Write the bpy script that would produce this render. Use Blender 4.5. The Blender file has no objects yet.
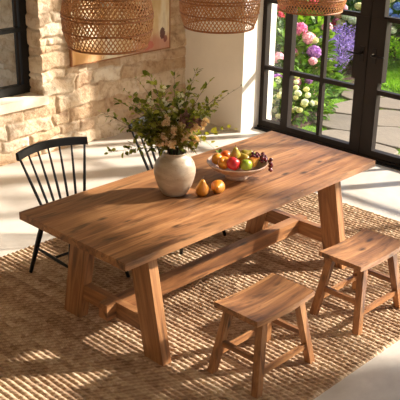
import bpy, bmesh, math, random
import numpy as np
from mathutils import Vector, Matrix
random.seed(7); rng = np.random.default_rng(11)
S = bpy.context.scene
C = S.collection
PI = math.pi

# ------------------------------------------------------------------ helpers
def link(o, parent=None):
    C.objects.link(o)
    if parent is not None: o.parent = parent
    return o
def tag(o, label=None, cat=None, group=None, kind=None):
    if label: o['label'] = label
    if cat: o['category'] = cat
    if group: o['group'] = group
    if kind: o['kind'] = kind
    return o
def empty(name, loc=(0,0,0), rz=0, parent=None):
    o = bpy.data.objects.new(name, None); o.empty_display_size = .1
    o.location = loc; o.rotation_euler = (0,0,rz)
    return link(o, parent)
def mesh_obj(name, me, mat, parent=None, loc=(0,0,0)):
    o = bpy.data.objects.new(name, me)
    if mat is not None:
        me.materials.clear(); me.materials.append(mat)
    o.location = loc
    return link(o, parent)
def copy_tree(o, parent=None):
    c = o.copy(); C.objects.link(c); c.parent = parent
    for ch in list(o.children): copy_tree(ch, c)
    return c
def finish(bm, name, mat, parent=None, loc=(0,0,0), smooth=False, bevel=0, grain=None):
    if bevel:
        bmesh.ops.bevel(bm, geom=[e for e in bm.edges if len(e.link_faces)==2 and e.calc_face_angle(0) > .5], offset=bevel,
                        segments=2, affect='EDGES', profile=.5)
    bmesh.ops.recalc_face_normals(bm, faces=bm.faces)
    me = bpy.data.meshes.new(name); bm.to_mesh(me); bm.free()
    if smooth: me.shade_smooth()
    if grain is not None: set_grain(me, grain)
    return mesh_obj(name, me, mat, parent, loc)
def set_grain(me, axis, off=None):
    n = len(me.vertices); co = np.empty(n*3, np.float32); me.vertices.foreach_get('co', co); co = co.reshape(-1,3)
    if isinstance(axis, str):
        perm = {'x':(0,1,2), 'y':(1,0,2), 'z':(2,0,1)}[axis]; g = co[:, perm].copy()
    else:
        a = Vector(axis).normalized(); b = a.orthogonal().normalized(); c = a.cross(b)
        g = co @ np.array([a,b,c]).T
    if off is None: off = (random.uniform(0,20), random.uniform(0,20), random.uniform(0,20))
    g = (g + np.array(off)).astype(np.float32)
    at = me.attributes.new('grain', 'FLOAT_VECTOR', 'POINT'); at.data.foreach_set('vector', g.ravel())
def hexa(bm, p):   # 8 points: bottom 4 ccw, top 4 ccw
    v = [bm.verts.new(q) for q in p]
    for f in ((3,2,1,0),(4,5,6,7),(0,1,5,4),(1,2,6,5),(2,3,7,6),(3,0,4,7)): bm.faces.new([v[i] for i in f])
def box(bm, x0,x1,y0,y1,z0,z1):
    hexa(bm, [(x0,y0,z0),(x1,y0,z0),(x1,y1,z0),(x0,y1,z0),(x0,y0,z1),(x1,y0,z1),(x1,y1,z1),(x0,y1,z1)])
def box_obj(name, b, mat, parent=None, bevel=0, grain=None):
    bm = bmesh.new(); box(bm, *b); return finish(bm, name, mat, parent, bevel=bevel, grain=grain)
def lathe(bm, prof, n=48, c=(0,0)):
    rings = []
    for r, z in prof:
        if r < 1e-5: rings.append([bm.verts.new((c[0],c[1],z))])
        else: rings.append([bm.verts.new((c[0]+r*math.cos(2*PI*k/n), c[1]+r*math.sin(2*PI*k/n), z)) for k in range(n)])
    for a, b in zip(rings, rings[1:]):
        for k in range(n):
            k2 = (k+1)%n
            if len(a)==1 and len(b)==1: continue
            if len(a)==1: bm.faces.new((a[0], b[k2], b[k]))
            elif len(b)==1: bm.faces.new((a[k], a[k2], b[0]))
            else: bm.faces.new((a[k], a[k2], b[k2], b[k]))
def tube(bm, pts, rad, n=8, cap=True, closed=False):
    pts = [Vector(p) for p in pts]; m = len(pts)
    rads = rad if isinstance(rad, (list, tuple)) else [rad]*m
    rings = []; prev = None
    for i, p in enumerate(pts):
        if closed: t = (pts[(i+1)%m]-pts[i-1]).normalized()
        else: t = (pts[min(i+1,m-1)]-pts[max(i-1,0)]).normalized()
        if prev is None: u = t.orthogonal().normalized()
        else: u = (prev - t*prev.dot(t)).normalized()
        prev = u; w = t.cross(u)
        rings.append([bm.verts.new(p + rads[i]*(math.cos(2*PI*k/n)*u + math.sin(2*PI*k/n)*w)) for k in range(n)])
    prs = list(zip(rings, rings[1:]))
    if closed: prs.append((rings[-1], rings[0]))
    for a, b in prs:
        for k in range(n): bm.faces.new((a[k], a[(k+1)%n], b[(k+1)%n], b[k]))
    if cap and not closed:
        bm.faces.new(rings[0][::-1]); bm.faces.new(rings[-1])
def bez(p0, p1, p2, n=10):
    p0, p1, p2 = Vector(p0), Vector(p1), Vector(p2)
    return [(1-t)**2*p0 + 2*t*(1-t)*p1 + t*t*p2 for t in [i/(n-1) for i in range(n)]]
def np_mesh(name, verts, faces, smooth=False):
    # faces: (m,k) int array
    me = bpy.data.meshes.new(name); m, k = faces.shape
    me.vertices.add(len(verts)); me.vertices.foreach_set('co', np.asarray(verts, np.float32).ravel())
    me.loops.add(m*k); me.loops.foreach_set('vertex_index', faces.astype(np.int32).ravel())
    me.polygons.add(m); me.polygons.foreach_set('loop_start', np.arange(0, m*k, k, dtype=np.int32))
    me.update(calc_edges=True); me.validate()
    if smooth: me.shade_smooth()
    return me
def set_float(me, name, vals):
    at = me.attributes.new(name, 'FLOAT', 'POINT'); at.data.foreach_set('value', np.asarray(vals, np.float32))
def vnoise(x, y, seed=0):
    r = np.random.default_rng(seed).random((256,256)).astype(np.float32)
    xi = np.floor(x).astype(int); yi = np.floor(y).astype(int); fx = x-xi; fy = y-yi
    fx = fx*fx*(3-2*fx); fy = fy*fy*(3-2*fy)
    a = r[xi%256, yi%256]; b = r[(xi+1)%256, yi%256]; c = r[xi%256, (yi+1)%256]; d = r[(xi+1)%256, (yi+1)%256]
    return (a*(1-fx)+b*fx)*(1-fy) + (c*(1-fx)+d*fx)*fy
def fbm(x, y, seed=0, o=4):
    s = 0; a = .5
    for k in range(o): s = s + a*(vnoise(x*2**k, y*2**k, seed+k)-.5); a *= .5
    return s

# ------------------------------------------------------------------ materials
def srgb(h):
    f = lambda c: c/12.92 if c <= .04045 else ((c+.055)/1.055)**2.4
    return tuple(f(v/255) for v in h) + (1,)
class NT:
    def __init__(s, name):
        s.m = bpy.data.materials.new(name); s.m.use_nodes = True; s.t = s.m.node_tree; s.n = s.t.nodes
        s.b = s.n['Principled BSDF']; s.out = s.n['Material Output']
    def add(s, typ, **k):
        x = s.n.new(typ)
        for a, v in k.items(): setattr(x, a, v)
        return x
    def l(s, a, b): s.t.links.new(a, b)
    def val(s, sock, v):
        if isinstance(v, (int, float, tuple, list)): sock.default_value = v
        else: s.l(v, sock)
    def math(s, op, a, b=0., c=None, clamp=False):
        x = s.add('ShaderNodeMath', operation=op, use_clamp=clamp); s.val(x.inputs[0], a); s.val(x.inputs[1], b)
        if c is not None: s.val(x.inputs[2], c)
        return x.outputs[0]
    def noise(s, vec, scale=5, detail=4, rough=.55, dist=0):
        x = s.add('ShaderNodeTexNoise'); s.l(vec, x.inputs['Vector']); x.inputs['Scale'].default_value = scale
        x.inputs['Detail'].default_value = detail; x.inputs['Roughness'].default_value = rough; x.inputs['Distortion'].default_value = dist
        return x.outputs['Fac']
    def mapv(s, vec, scale=(1,1,1), loc=(0,0,0)):
        x = s.add('ShaderNodeMapping'); s.l(vec, x.inputs[0]); x.inputs['Scale'].default_value = scale; x.inputs['Location'].default_value = loc
        return x.outputs[0]
    def ramp(s, fac, stops, interp='LINEAR'):
        x = s.add('ShaderNodeValToRGB'); s.l(fac, x.inputs[0]); cr = x.color_ramp; cr.interpolation = interp
        while len(cr.elements) < len(stops): cr.elements.new(.5)
        for e, (p, c) in zip(cr.elements, stops):
            e.position = p; e.color = c if len(c) == 4 else tuple(c)+(1,)
        return x.outputs[0]
    def mix(s, fac, a, b, mode='MIX'):
        x = s.add('ShaderNodeMix', data_type='RGBA', blend_type=mode); s.val(x.inputs[0], fac)
        s.val(x.inputs[6], a); s.val(x.inputs[7], b); return x.outputs[2]
    def bump(s, h, strength=.3, dist=.01):
        x = s.add('ShaderNodeBump'); x.inputs['Strength'].default_value = strength; x.inputs['Distance'].default_value = dist
        s.l(h, x.inputs['Height']); s.l(x.outputs[0], s.b.inputs['Normal'])
    def attr(s, name, out='Vector'):
        x = s.add('ShaderNodeAttribute'); x.attribute_name = name; return x.outputs[out]
    def obj(s): return s.add('ShaderNodeTexCoord').outputs['Object']
    def rnd(s): return s.add('ShaderNodeObjectInfo').outputs['Random']
def G(v): return (v, v, v, 1)
def simple(name, col, rough=.5, metal=0, noise=None, bump=None, spec=.5):
    t = NT(name); c = srgb(col)
    t.b.inputs['Roughness'].default_value = rough; t.b.inputs['Metallic'].default_value = metal
    t.b.inputs['Specular IOR Level'].default_value = spec
    if noise:
        sc, amt = noise; f = t.noise(t.obj(), sc, 4)
        lo = tuple(x*(1-amt) for x in c[:3])+(1,); hi = tuple(min(1, x*(1+amt)) for x in c[:3])+(1,)
        t.l(t.ramp(f, [(.3, lo), (.7, hi)]), t.b.inputs['Base Color'])
    else: t.b.inputs['Base Color'].default_value = c
    if bump: t.bump(t.noise(t.obj(), bump[0], 5), bump[1], bump[2])
    return t.m

def wood_mat(name, light, mid, dark, board=.155, rough=.42):
    t = NT(name); g = t.attr('grain'); sep = t.add('ShaderNodeSeparateXYZ'); t.l(g, sep.inputs[0])
    bid = t.math('FLOOR', t.math('DIVIDE', sep.outputs[1], board))
    wn = t.add('ShaderNodeTexWhiteNoise', noise_dimensions='1D'); t.l(t.math('ADD', bid, t.math('MULTIPLY', t.rnd(), 37.)), wn.inputs['W'])
    comb = t.add('ShaderNodeCombineXYZ'); t.l(t.math('MULTIPLY', wn.outputs['Value'], 23.), comb.inputs[0]); t.l(t.math('MULTIPLY', wn.outputs['Value'], 11.), comb.inputs[2])
    va = t.add('ShaderNodeVectorMath', operation='ADD'); t.l(g, va.inputs[0]); t.l(comb.outputs[0], va.inputs[1]); v = va.outputs[0]
    n1 = t.noise(t.mapv(v, (1.3, 13, 13)), 1.0, 5, .6, 1.1)
    n2 = t.noise(t.mapv(v, (4, 90, 90)), 1.0, 3, .6)
    n3 = t.noise(t.mapv(v, (1.6, 9, 9), (5,3,2)), 1.0, 4, .62, 1.6)
    base = t.ramp(n1, [(.28, srgb(dark)), (.45, srgb(mid)), (.66, srgb(light)), (.85, srgb(mid))])
    fine = t.ramp(n2, [(.3, G(.78)), (.7, G(1.08))])
    c1 = t.mix(.8, base, fine, 'MULTIPLY')
    tint = t.ramp(wn.outputs['Value'], [(0, (.80,.76,.74)), (1, (1.12,1.1,1.06))])
    c2 = t.mix(.85, c1, tint, 'MULTIPLY')
    streak = t.ramp(n3, [(.56, G(0)), (.68, G(1))])
    dk = srgb(tuple(int(x*.55) for x in dark))
    c3 = t.mix(t.math('MULTIPLY', streak, .62), c2, dk)
    vo = t.add('ShaderNodeTexVoronoi'); t.l(t.mapv(v, (3.2, 7.5, 7.5), (.4,.2,.7)), vo.inputs['Vector']); vo.inputs['Scale'].default_value = 1.0
    kn = t.ramp(t.math('ADD', vo.outputs['Distance'], t.math('MULTIPLY', n1, .12)), [(.11, G(1)), (.22, G(0))])
    c4 = t.mix(t.math('MULTIPLY', kn, .85), c3, srgb(tuple(int(x*.42) for x in dark)))
    t.l(c4, t.b.inputs['Base Color'])
    t.l(t.ramp(n2, [(.2, G(rough+.1)), (.8, G(rough-.04))]), t.b.inputs['Roughness'])
    t.bump(n2, .25, .002)
    return t.m

M = {}
M['wood'] = wood_mat('oiled_acacia_wood', (182,132,86), (144,97,60), (86,54,33))
M['rough_frame'] = simple('pale_wood_edge', (150,98,56), .6, noise=(30,.2))
M['black'] = simple('black_painted_wood', (15,14,14), .42, noise=(40,.3), spec=.3)
M['bronze'] = simple('dark_bronze_metal', (38,30,25), .55, .0, noise=(8,.15), spec=.2)
M['blackmetal'] = simple('black_metal', (20,19,20), .4, .3)
M['handle'] = simple('aged_black_handle', (36,32,32), .28, .8)
M['steel'] = simple('brushed_steel', (190,188,185), .25, 1.0)
M['plaster'] = simple('lime_plaster', (236,228,214), .9, noise=(3,.05), bump=(25,.12,.01))
M['ceiling'] = simple('white_ceiling_paint', (236,232,224), .9)
M['cord'] = simple('black_cord', (25,22,20), .6)
M['ext_stone'] = simple('exterior_limestone', (232,214,184), .9, noise=(6,.15), bump=(20,.4,.02))

def make_floor_mat():
    t = NT('polished_limewash_concrete'); o = t.obj()
    a = t.noise(o, 1.1, 6, .6, .6); b = t.noise(o, 9, 6, .65)
    c = t.ramp(a, [(.3, srgb((178,166,152))), (.5, srgb((200,190,177))), (.7, srgb((214,206,194)))])
    c = t.mix(.35, c, t.ramp(b, [(.3, G(.82)), (.7, G(1.05))]), 'MULTIPLY')
    t.l(c, t.b.inputs['Base Color']); t.l(t.ramp(a, [(.3, G(.3)), (.7, G(.46))]), t.b.inputs['Roughness'])
    t.bump(b, .05, .004); return t.m
M['floor'] = make_floor_mat()

def make_stone_mat():
    t = NT('limestone_rubble_masonry'); o = t.obj(); s = t.attr('stone', 'Fac'); j = t.attr('joint', 'Fac')
    a = t.noise(o, 3.5, 6, .62, .8); b = t.noise(o, 16, 6, .65, .5); d = t.noise(o, 60, 3, .6)
    c = t.ramp(s, [(0, srgb((202,176,146))), (.25, srgb((226,206,180))), (.55, srgb((238,224,202))), (.8, srgb((214,190,164))), (1, srgb((244,234,216)))])
    c = t.mix(.8, c, t.ramp(a, [(.3, srgb((160,124,94))), (.45, srgb((228,212,192))), (.75, G(1))]), 'MULTIPLY')
    c = t.mix(.5, c, t.ramp(b, [(.34, srgb((178,146,116))), (.5, G(.95)), (.8, G(1))]), 'MULTIPLY')
    mort = t.mix(t.math('MULTIPLY', d, .5), srgb((206,182,154)), srgb((128,100,74)))
    c = t.mix(j, c, mort)
    t.l(c, t.b.inputs['Base Color']); t.b.inputs['Roughness'].default_value = .92; t.b.inputs['Specular IOR Level'].default_value = .2
    t.bump(t.math('ADD', b, t.math('MULTIPLY', d, .35)), .8, .016); return t.m
M['stone'] = make_stone_mat()

def make_rug_mat():
    t = NT('braided_jute'); o = t.obj(); s = t.attr('knot', 'Fac')
    n = t.noise(t.mapv(o, (90, 260, 200)), 1, 3, .6); w = t.noise(o, 2.2, 3)
    c = t.ramp(s, [(0, srgb((124,94,70))), (.35, srgb((178,144,114))), (.7, srgb((214,184,150))), (1, srgb((238,214,184)))])
    c = t.mix(.7, c, t.ramp(n, [(.3, G(.62)), (.7, G(1.1))]), 'MULTIPLY')
    c = t.mix(.5, c, t.ramp(w, [(.3, G(.85)), (.7, G(1.05))]), 'MULTIPLY')
    t.l(c, t.b.inputs['Base Color']); t.b.inputs['Roughness'].default_value = .95; t.b.inputs['Specular IOR Level'].default_value = .15
    t.bump(n, .6, .006); return t.m
M['rug'] = make_rug_mat()

def make_glass():
    t = NT('clear_window_glass'); t.n.remove(t.b)
    tr = t.add('ShaderNodeBsdfTransparent'); tr.inputs[0].default_value = (.97,.98,.97,1)
    gl = t.add('ShaderNodeBsdfGlossy'); gl.inputs['Roughness'].default_value = .02
    fr = t.add('ShaderNodeFresnel'); fr.inputs[0].default_value = 1.45
    mx = t.add('ShaderNodeMixShader'); t.l(t.math('MULTIPLY', fr.outputs[0], .35), mx.inputs[0]); t.l(tr.outputs[0], mx.inputs[1]); t.l(gl.outputs[0], mx.inputs[2])
    t.l(mx.outputs[0], t.out.inputs[0]); return t.m
M['glass'] = make_glass()

def leaf_mat(name, c0, c1, trans=.35, rough=.45):
    t = NT(name); a = t.attr('lr', 'Fac')
    col = t.ramp(a, [(0, srgb(c0)), (1, srgb(c1))]); t.l(col, t.b.inputs['Base Color'])
    t.b.inputs['Roughness'].default_value = rough; t.b.inputs['Specular IOR Level'].default_value = .2
    tl = t.add('ShaderNodeBsdfTranslucent'); t.l(t.mix(1., col, (1.25,1.25,.7,1), 'MULTIPLY'), tl.inputs[0])
    mx = t.add('ShaderNodeMixShader'); mx.inputs[0].default_value = trans
    t.l(t.b.outputs[0], mx.inputs[1]); t.l(tl.outputs[0], mx.inputs[2]); t.l(mx.outputs[0], t.out.inputs[0]); return t.m
M['leaf_dark'] = leaf_mat('dark_green_leaves', (30,52,22), (68,98,38), .25)
M['leaf_mid'] = leaf_mat('green_leaves', (36,66,18), (80,114,32), .3)
M['leaf_bright'] = leaf_mat('fresh_green_leaves', (52,92,20), (112,148,40), .34)
M['leaf_hedge'] = leaf_mat('hedge_leaves', (26,48,20), (66,98,38), .22)
M['lawn'] = leaf_mat('lawn_blades', (96,146,34), (150,190,62), .4)
M['leaf_branch'] = leaf_mat('branch_leaves', (74,88,32), (176,178,84), .48)
M['leaf_yellow'] = leaf_mat('yellow_green_leaves', (120,128,44), (196,190,74), .45)
M['fern'] = leaf_mat('feathery_greenery', (96,94,42), (182,164,96), .42)
M['twig'] = simple('brown_twig', (76,54,42), .7)
M['stem'] = simple('green_stem', (80,98,48), .6)
M['blossom'] = leaf_mat('cream_blossom', (236,204,170), (254,242,222), .42, .7)
M['mauve'] = leaf_mat('mauve_blossom', (128,92,92), (176,134,124), .25, .7)
M['whitebud'] = leaf_mat('white_petals', (228,222,204), (250,246,236), .25, .7)
PET = {'pink': ((206,96,150),(246,168,204)), 'pale': ((228,158,180),(250,212,220)), 'purple': ((150,92,176),(206,150,214)),
       'coral': ((222,78,104),(250,138,150)), 'cream': ((206,206,138),(244,238,190)), 'white': ((212,220,180),(250,250,232)),
       'blue': ((92,124,200),(160,188,236)), 'lavender': ((112,88,172),(170,146,214)), 'peach': ((236,186,150),(250,220,196))}
for k, (a, b) in PET.items(): M[k] = leaf_mat(k+'_petals', a, b, .25, .7)

def make_rattan():
    t = NT('woven_rattan'); o = t.obj(); n = t.noise(o, 45, 4); w = t.noise(o, 260, 2)
    c = t.ramp(n, [(.3, srgb((176,112,62))), (.55, srgb((204,142,88))), (.75, srgb((222,170,118)))])
    c = t.mix(.4, c, t.ramp(w, [(.3, G(.7)), (.7, G(1.05))]), 'MULTIPLY')
    t.l(c, t.b.inputs['Base Color']); t.b.inputs['Roughness'].default_value = .55; return t.m
M['rattan'] = make_rattan()
M['rattan_dark'] = simple('dark_rattan_hoop', (164,104,60), .55, noise=(60,.3))

def make_ceramic(name, c0, c1, speck, rough):
    t = NT(name); o = t.obj(); n = t.noise(t.mapv(o, (1,1,3)), 7, 5, .6, .5); s = t.noise(o, 130, 2)
    c = t.ramp(n, [(.3, srgb(c0)), (.7, srgb(c1))])
    c = t.mix(t.math('MULTIPLY', t.ramp(s, [(.64, G(0)), (.72, G(1))]), .5), c, srgb(speck))
    t.l(c, t.b.inputs['Base Color']); t.b.inputs['Roughness'].default_value = rough; t.bump(t.noise(o, 40, 3), .15, .004); return t.m
M['vase'] = make_ceramic('speckled_stoneware', (162,140,118), (196,176,152), (112,88,66), .4)
M['bowl'] = make_ceramic('blush_stoneware', (158,118,94), (196,164,138), (120,84,66), .42)

def fruit_mat(name, stops, sc=6, rough=.32, speck=None):
    t = NT(name); o = t.obj(); va = t.add('ShaderNodeVectorMath', operation='ADD'); t.l(o, va.inputs[0])
    cb = t.add('ShaderNodeCombineXYZ'); t.l(t.math('MULTIPLY', t.rnd(), 9.), cb.inputs[0]); t.l(cb.outputs[0], va.inputs[1])
    n = t.noise(t.mapv(va.outputs[0], (sc*4, sc*4, sc*2)), 1, 4, .6, .4)
    c = t.ramp(n, [(p, srgb(q)) for p, q in stops])
    s = t.noise(va.outputs[0], 320, 1); c = t.mix(t.math('MULTIPLY', t.ramp(s, [(.66, G(0)), (.72, G(1))]), .4), c, srgb((120,90,40)))
    t.l(c, t.b.inputs['Base Color']); t.b.inputs['Roughness'].default_value = rough
    t.b.inputs['Subsurface Weight'].default_value = .05; return t.m
M['f_yorange'] = fruit_mat('yellow_orange_skin', [(.3, (196,84,24)), (.5, (214,134,36)), (.7, (206,152,48))])
M['f_orange'] = fruit_mat('orange_skin', [(.3, (180,72,22)), (.6, (206,104,32))])
M['f_red'] = fruit_mat('red_apple_skin', [(.3, (150,18,28)), (.55, (184,32,38)), (.75, (204,92,56))])
M['f_green'] = fruit_mat('green_apple_skin', [(.3, (112,140,30)), (.6, (148,164,46)), (.8, (176,150,52))])
M['f_pear'] = fruit_mat('yellow_green_pear_skin', [(.3, (128,118,34)), (.55, (164,140,44)), (.75, (184,124,44))])
M['f_pearamber'] = fruit_mat('amber_pear_skin', [(.3, (176,100,24)), (.55, (204,138,38)), (.75, (182,150,50))])
M['f_blush'] = fruit_mat('blushed_pear_skin', [(.35, (190,70,44)), (.6, (220,150,60)), (.75, (210,170,70))])
M['grape'] = fruit_mat('dark_red_grape_skin', [(.3, (66,18,30)), (.6, (112,34,46)), (.75, (136,52,58))], rough=.25)

# ------------------------------------------------------------------ leaves
LT = np.array([(0,0,0),(.3,.46,.05),(.32,0,-.03),(.3,-.46,.05),(.7,.36,.04),(.72,0,-.02),(.7,-.36,.04),(1,0,-.06)])
LF = np.array([(0,2,1,1),(0,3,2,2),(1,2,5,4),(2,3,6,5),(4,5,7,7),(5,6,7,7)])
def leaves(name, pos, dirs, length, width, mat, parent=None, template=LT, faces=LF, lr=None, up=None, loc=(0,0,0), curl=0):
    pos = np.asarray(pos, float); d = np.asarray(dirs, float); n = len(pos)
    d /= np.linalg.norm(d, axis=1)[:,None] + 1e-9
    u = np.tile((0,0,1.), (n,1)) if up is None else np.asarray(up, float)
    u = u + rng.normal(0, .35, (n,3)); s = np.cross(u, d); s /= np.linalg.norm(s, axis=1)[:,None] + 1e-9; w = np.cross(d, s)
    L = np.broadcast_to(length, n)[:,None,None]; W = np.broadcast_to(width, n)[:,None,None]
    T = template[None]
    V = pos[:,None] + d[:,None]*T[...,0:1]*L + s[:,None]*T[...,1:2]*W + w[:,None]*(T[...,2:3]*L - curl*L*T[...,0:1]**2)
    k = len(template); V = V.reshape(-1,3)
    tri = []; quad = []
    for f in faces:
        if f[2] == f[3]: tri.append(f[:3])
        else: quad.append(f)
    base = (np.arange(n)*k)
    fl = []
    me = bpy.data.meshes.new(name)
    tr = (base[:,None,None] + np.array(tri)[None]).reshape(-1,3) if tri else np.zeros((0,3), int)
    qd = (base[:,None,None] + np.array(quad)[None]).reshape(-1,4) if quad else np.zeros((0,4), int)
    me.vertices.add(len(V)); me.vertices.foreach_set('co', V.astype(np.float32).ravel())
    me.loops.add(tr.size + qd.size); me.loops.foreach_set('vertex_index', np.concatenate([tr.ravel(), qd.ravel()]).astype(np.int32))
    me.polygons.add(len(tr)+len(qd))
    st = np.concatenate([np.arange(len(tr))*3, tr.size + np.arange(len(qd))*4]).astype(np.int32)
    me.polygons.foreach_set('loop_start', st); me.update(calc_edges=True)
    r = rng.random(n) if lr is None else np.asarray(lr)
    set_float(me, 'lr', np.repeat(r, k)); me.shade_smooth()
    return mesh_obj(name, me, mat, parent, loc)
def rdirs(n, zb=0.):
    v = rng.normal(0, 1, (n,3)); v[:,2] += zb; return v/np.linalg.norm(v, axis=1)[:,None]

# ------------------------------------------------------------------ room
XI, XD, XO = 2.75, 3.065, 3.25      # inner face of the door wall, door plane, outer face
YJ, YS = 2.16, 3.0                 # door reveal, stone wall face
HC = 3.75; HD = 3.45               # ceiling, door head
struct = lambda o: tag(o, kind='structure')
struct(box_obj('floor', (-5.5, XD+.02, -5.5, YS+.2, -.12, 0), M['floor']))
struct(box_obj('ceiling', (-5.7, XO, -5.7, YS+.45, HC, HC+.2), M['ceiling']))
def build_stone_wall():
    # heightfield of coursed rubble; face looks to -Y; depth measured into the room
    rs = random.Random(5)
    def layout(u0, u1, z0, z1):
        rows = []; z = z0
        while z < z1:
            h = rs.choice([.06,.075,.09,.11,.14,.17]); x = u0 - rs.uniform(0,.3); st = []
            while x < u1:
                w = rs.uniform(.12,.46)*(1.25 if h > .13 else 1); st.append((x, x+w, rs.random(), rs.uniform(-.006,.012), rs.random() < .14)); x += w
            rows.append((z, z+h, st)); z += h
        return rows
    def field(U, Z, rows, seed):
        Uw = U + .10*fbm(U*3.1+9, Z*5+2, seed) + .045*fbm(U*14, Z*14, seed+20)
        Zw = Z + .12*fbm(U*1.9, Z*2.3+3, seed+7) + .05*fbm(U*9, Z*9, seed+30)
        H = np.zeros_like(U); Sv = np.zeros_like(U); J = np.zeros_like(U)
        for (a, b, st) in rows:
            mz = (Zw >= a) & (Zw < b)
            for (x0, x1, c, dp, _) in st:
                m = mz & (Uw >= x0) & (Uw < x1)
                if not m.any(): continue
                d = np.minimum(np.minimum(Uw[m]-x0, x1-Uw[m]), np.minimum(Zw[m]-a, b-Zw[m]))
                s = np.clip(d/.022, 0, 1); s = s*s*(3-2*s)
                H[m] = s*(.012+dp*1.1); Sv[m] = c; J[m] = 1-np.clip(d/.010, 0, 1)
        J *= np.clip(.35 + 2.4*fbm(U*4, Z*4, seed+50), 0, 1)
        H += .015*fbm(U*7, Z*7, seed+60) + .015*fbm(U*22, Z*26, seed+61)
        return H, Sv, J
    us = np.concatenate([np.linspace(-5.5,-.2,60)[:-1], np.linspace(-.2, XI, 330)])
    i85 = int(np.argmin(abs(us-.86))); us[i85] = .86
    zs = np.concatenate([np.linspace(0,2.1,240)[:-1], np.linspace(2.1,HC,40)])
    i55 = int(np.argmin(abs(zs-.5))); zs[i55] = .5; ztop = int(np.argmin(abs(zs-2.35))); iL = int(np.argmin(abs(us+1.6)))
    U, Z = np.meshgrid(us, zs, indexing='ij'); H, Sv, J = field(U, Z, layout(-5.6, XI+.1, 0, HC), 3)
    edge = (abs(U-.86) < .03)
    V = np.stack([U, YS-H, Z], -1).reshape(-1,3); ny = len(zs)
    I, K = np.meshgrid(np.arange(len(us)-1), np.arange(ny-1), indexing='ij')
    keep = ~((I >= iL) & (I < i85) & (K >= i55) & (K < ztop))
    I = I[keep]; K = K[keep]
    F = np.stack([I*ny+K, (I+1)*ny+K, (I+1)*ny+K+1, I*ny+K+1], -1)
    parts = [(V, F, Sv.ravel(), J.ravel())]
    # reveal beside the window (faces -X), from the wall face to the outside
    vs = np.linspace(0, .95, 100); zr = zs[i55:ztop+1]
    A, B = np.meshgrid(vs, zr, indexing='ij'); H2, S2, J2 = field(A+30, B, layout(29.9, 31.1, 0, HC), 17)
    H2 = H2*.8; H2[0] = 0
    yy = YS + A; yy[0] = YS - H[i85, i55:ztop+1]
    V2 = np.stack([.86 - H2, yy, B], -1).reshape(-1,3); n2 = len(zr)
    I, K = np.meshgrid(np.arange(len(vs)-1), np.arange(n2-1), indexing='ij'); I = I.ravel(); K = K.ravel()
    F2 = np.stack([I*n2+K, I*n2+K+1, (I+1)*n2+K+1, (I+1)*n2+K], -1)
    F2 = F2[:, ::-1]
    parts.append((V2, F2, S2.ravel(), J2.ravel()))
    # plain hidden faces: left reveal, head, under-sill, outside
    bm = bmesh.new(); x0 = us[iL]; z1 = zs[ztop]
    def q(*p): bm.faces.new([bm.verts.new(v) for v in p])
    q((x0,YS,.5),(x0,YS+.95,.5),(x0,YS+.95,z1),(x0,YS,z1)); q((x0,YS,z1),(x0,YS+.95,z1),(.86,YS+.95,z1),(.86,YS,z1)); q((x0,YS,.5),(.86,YS,.5),(.86,YS+.95,.5),(x0,YS+.95,.5))
    yo = YS+.95
    for (a,b,c,d) in ((-5.7,x0,-.1,HC),(.86,XO,-.1,HC),(x0,.86,-.1,.5),(x0,.86,z1,HC)): q((a,yo,c),(a,yo,d),(b,yo,d),(b,yo,c))
    q((-5.7,YS,-.1),(-5.7,yo,-.1),(-5.7,yo,HC),(-5.7,YS,HC)); q((-5.7,YS,HC),(XO,YS,HC),(XO,yo,HC),(-5.7,yo,HC))
    q((XI,YS,0),(XO,YS,0),(XO,YS,HC),(XI,YS,HC))
    vv = np.array([v.co[:] for v in bm.verts]); bm.verts.index_update(); ff = np.array([[v.index for v in f.verts] for f in bm.faces]); bm.free()
    parts.append((vv, ff, np.full(len(vv), .5), np.zeros(len(vv))))
    o = 0; VV = []; FF = []; SS = []; JJ = []
    for a, b, c, d in parts: VV.append(a); FF.append(b+o); SS.append(c); JJ.append(d); o += len(a)
    me = np_mesh('wall_back', np.concatenate(VV), np.concatenate(FF)); 
    set_float(me, 'stone', np.concatenate(SS)); set_float(me, 'joint', np.concatenate(JJ))
    struct(mesh_obj('wall_back', me, M['stone']))
    return x0, z1
WX0, WZ1 = build_stone_wall()

# door wall: pier by the stone wall, head, far wall
bm = bmesh.new(); box(bm, XI, XO, YJ, YS, -.1, HC); box(bm, XI, XO, -3.25, YJ, HD, HC); box(bm, XI, XO, -5.5, -3.25, -.1, HC)
struct(finish(bm, 'wall_right', M['plaster'], bevel=.004))
struct(box_obj('wall_left', (-5.7, -5.5, -5.7, YS, -.1, HC), M['plaster']))
bm = bmesh.new(); box(bm, -5.5, -4.2, -5.7, -5.5, -.1, HC); box(bm, 1.6, XO, -5.7, -5.5, -.1, HC); box(bm, -4.2, 1.6, -5.7, -5.5, -.1, .9); box(bm, -4.2, 1.6, -5.7, -5.5, 2.6, HC)
struct(finish(bm, 'wall_front', M['plaster']))
w4 = struct(empty('fill_window', (-1.3, -5.6, .9)))  # unseen framed opening, added to let skylight fill the room
bm = bmesh.new()
for x in (-2.88, -.97, .97, 2.88): box(bm, x-.03, x+.03, -.03, .03, 0, 1.7)
for z in (0, 1.64): box(bm, -2.85, 2.85, -.03, .03, z, z+.06)
finish(bm, 'window_frame', M['blackmetal'], w4)

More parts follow.
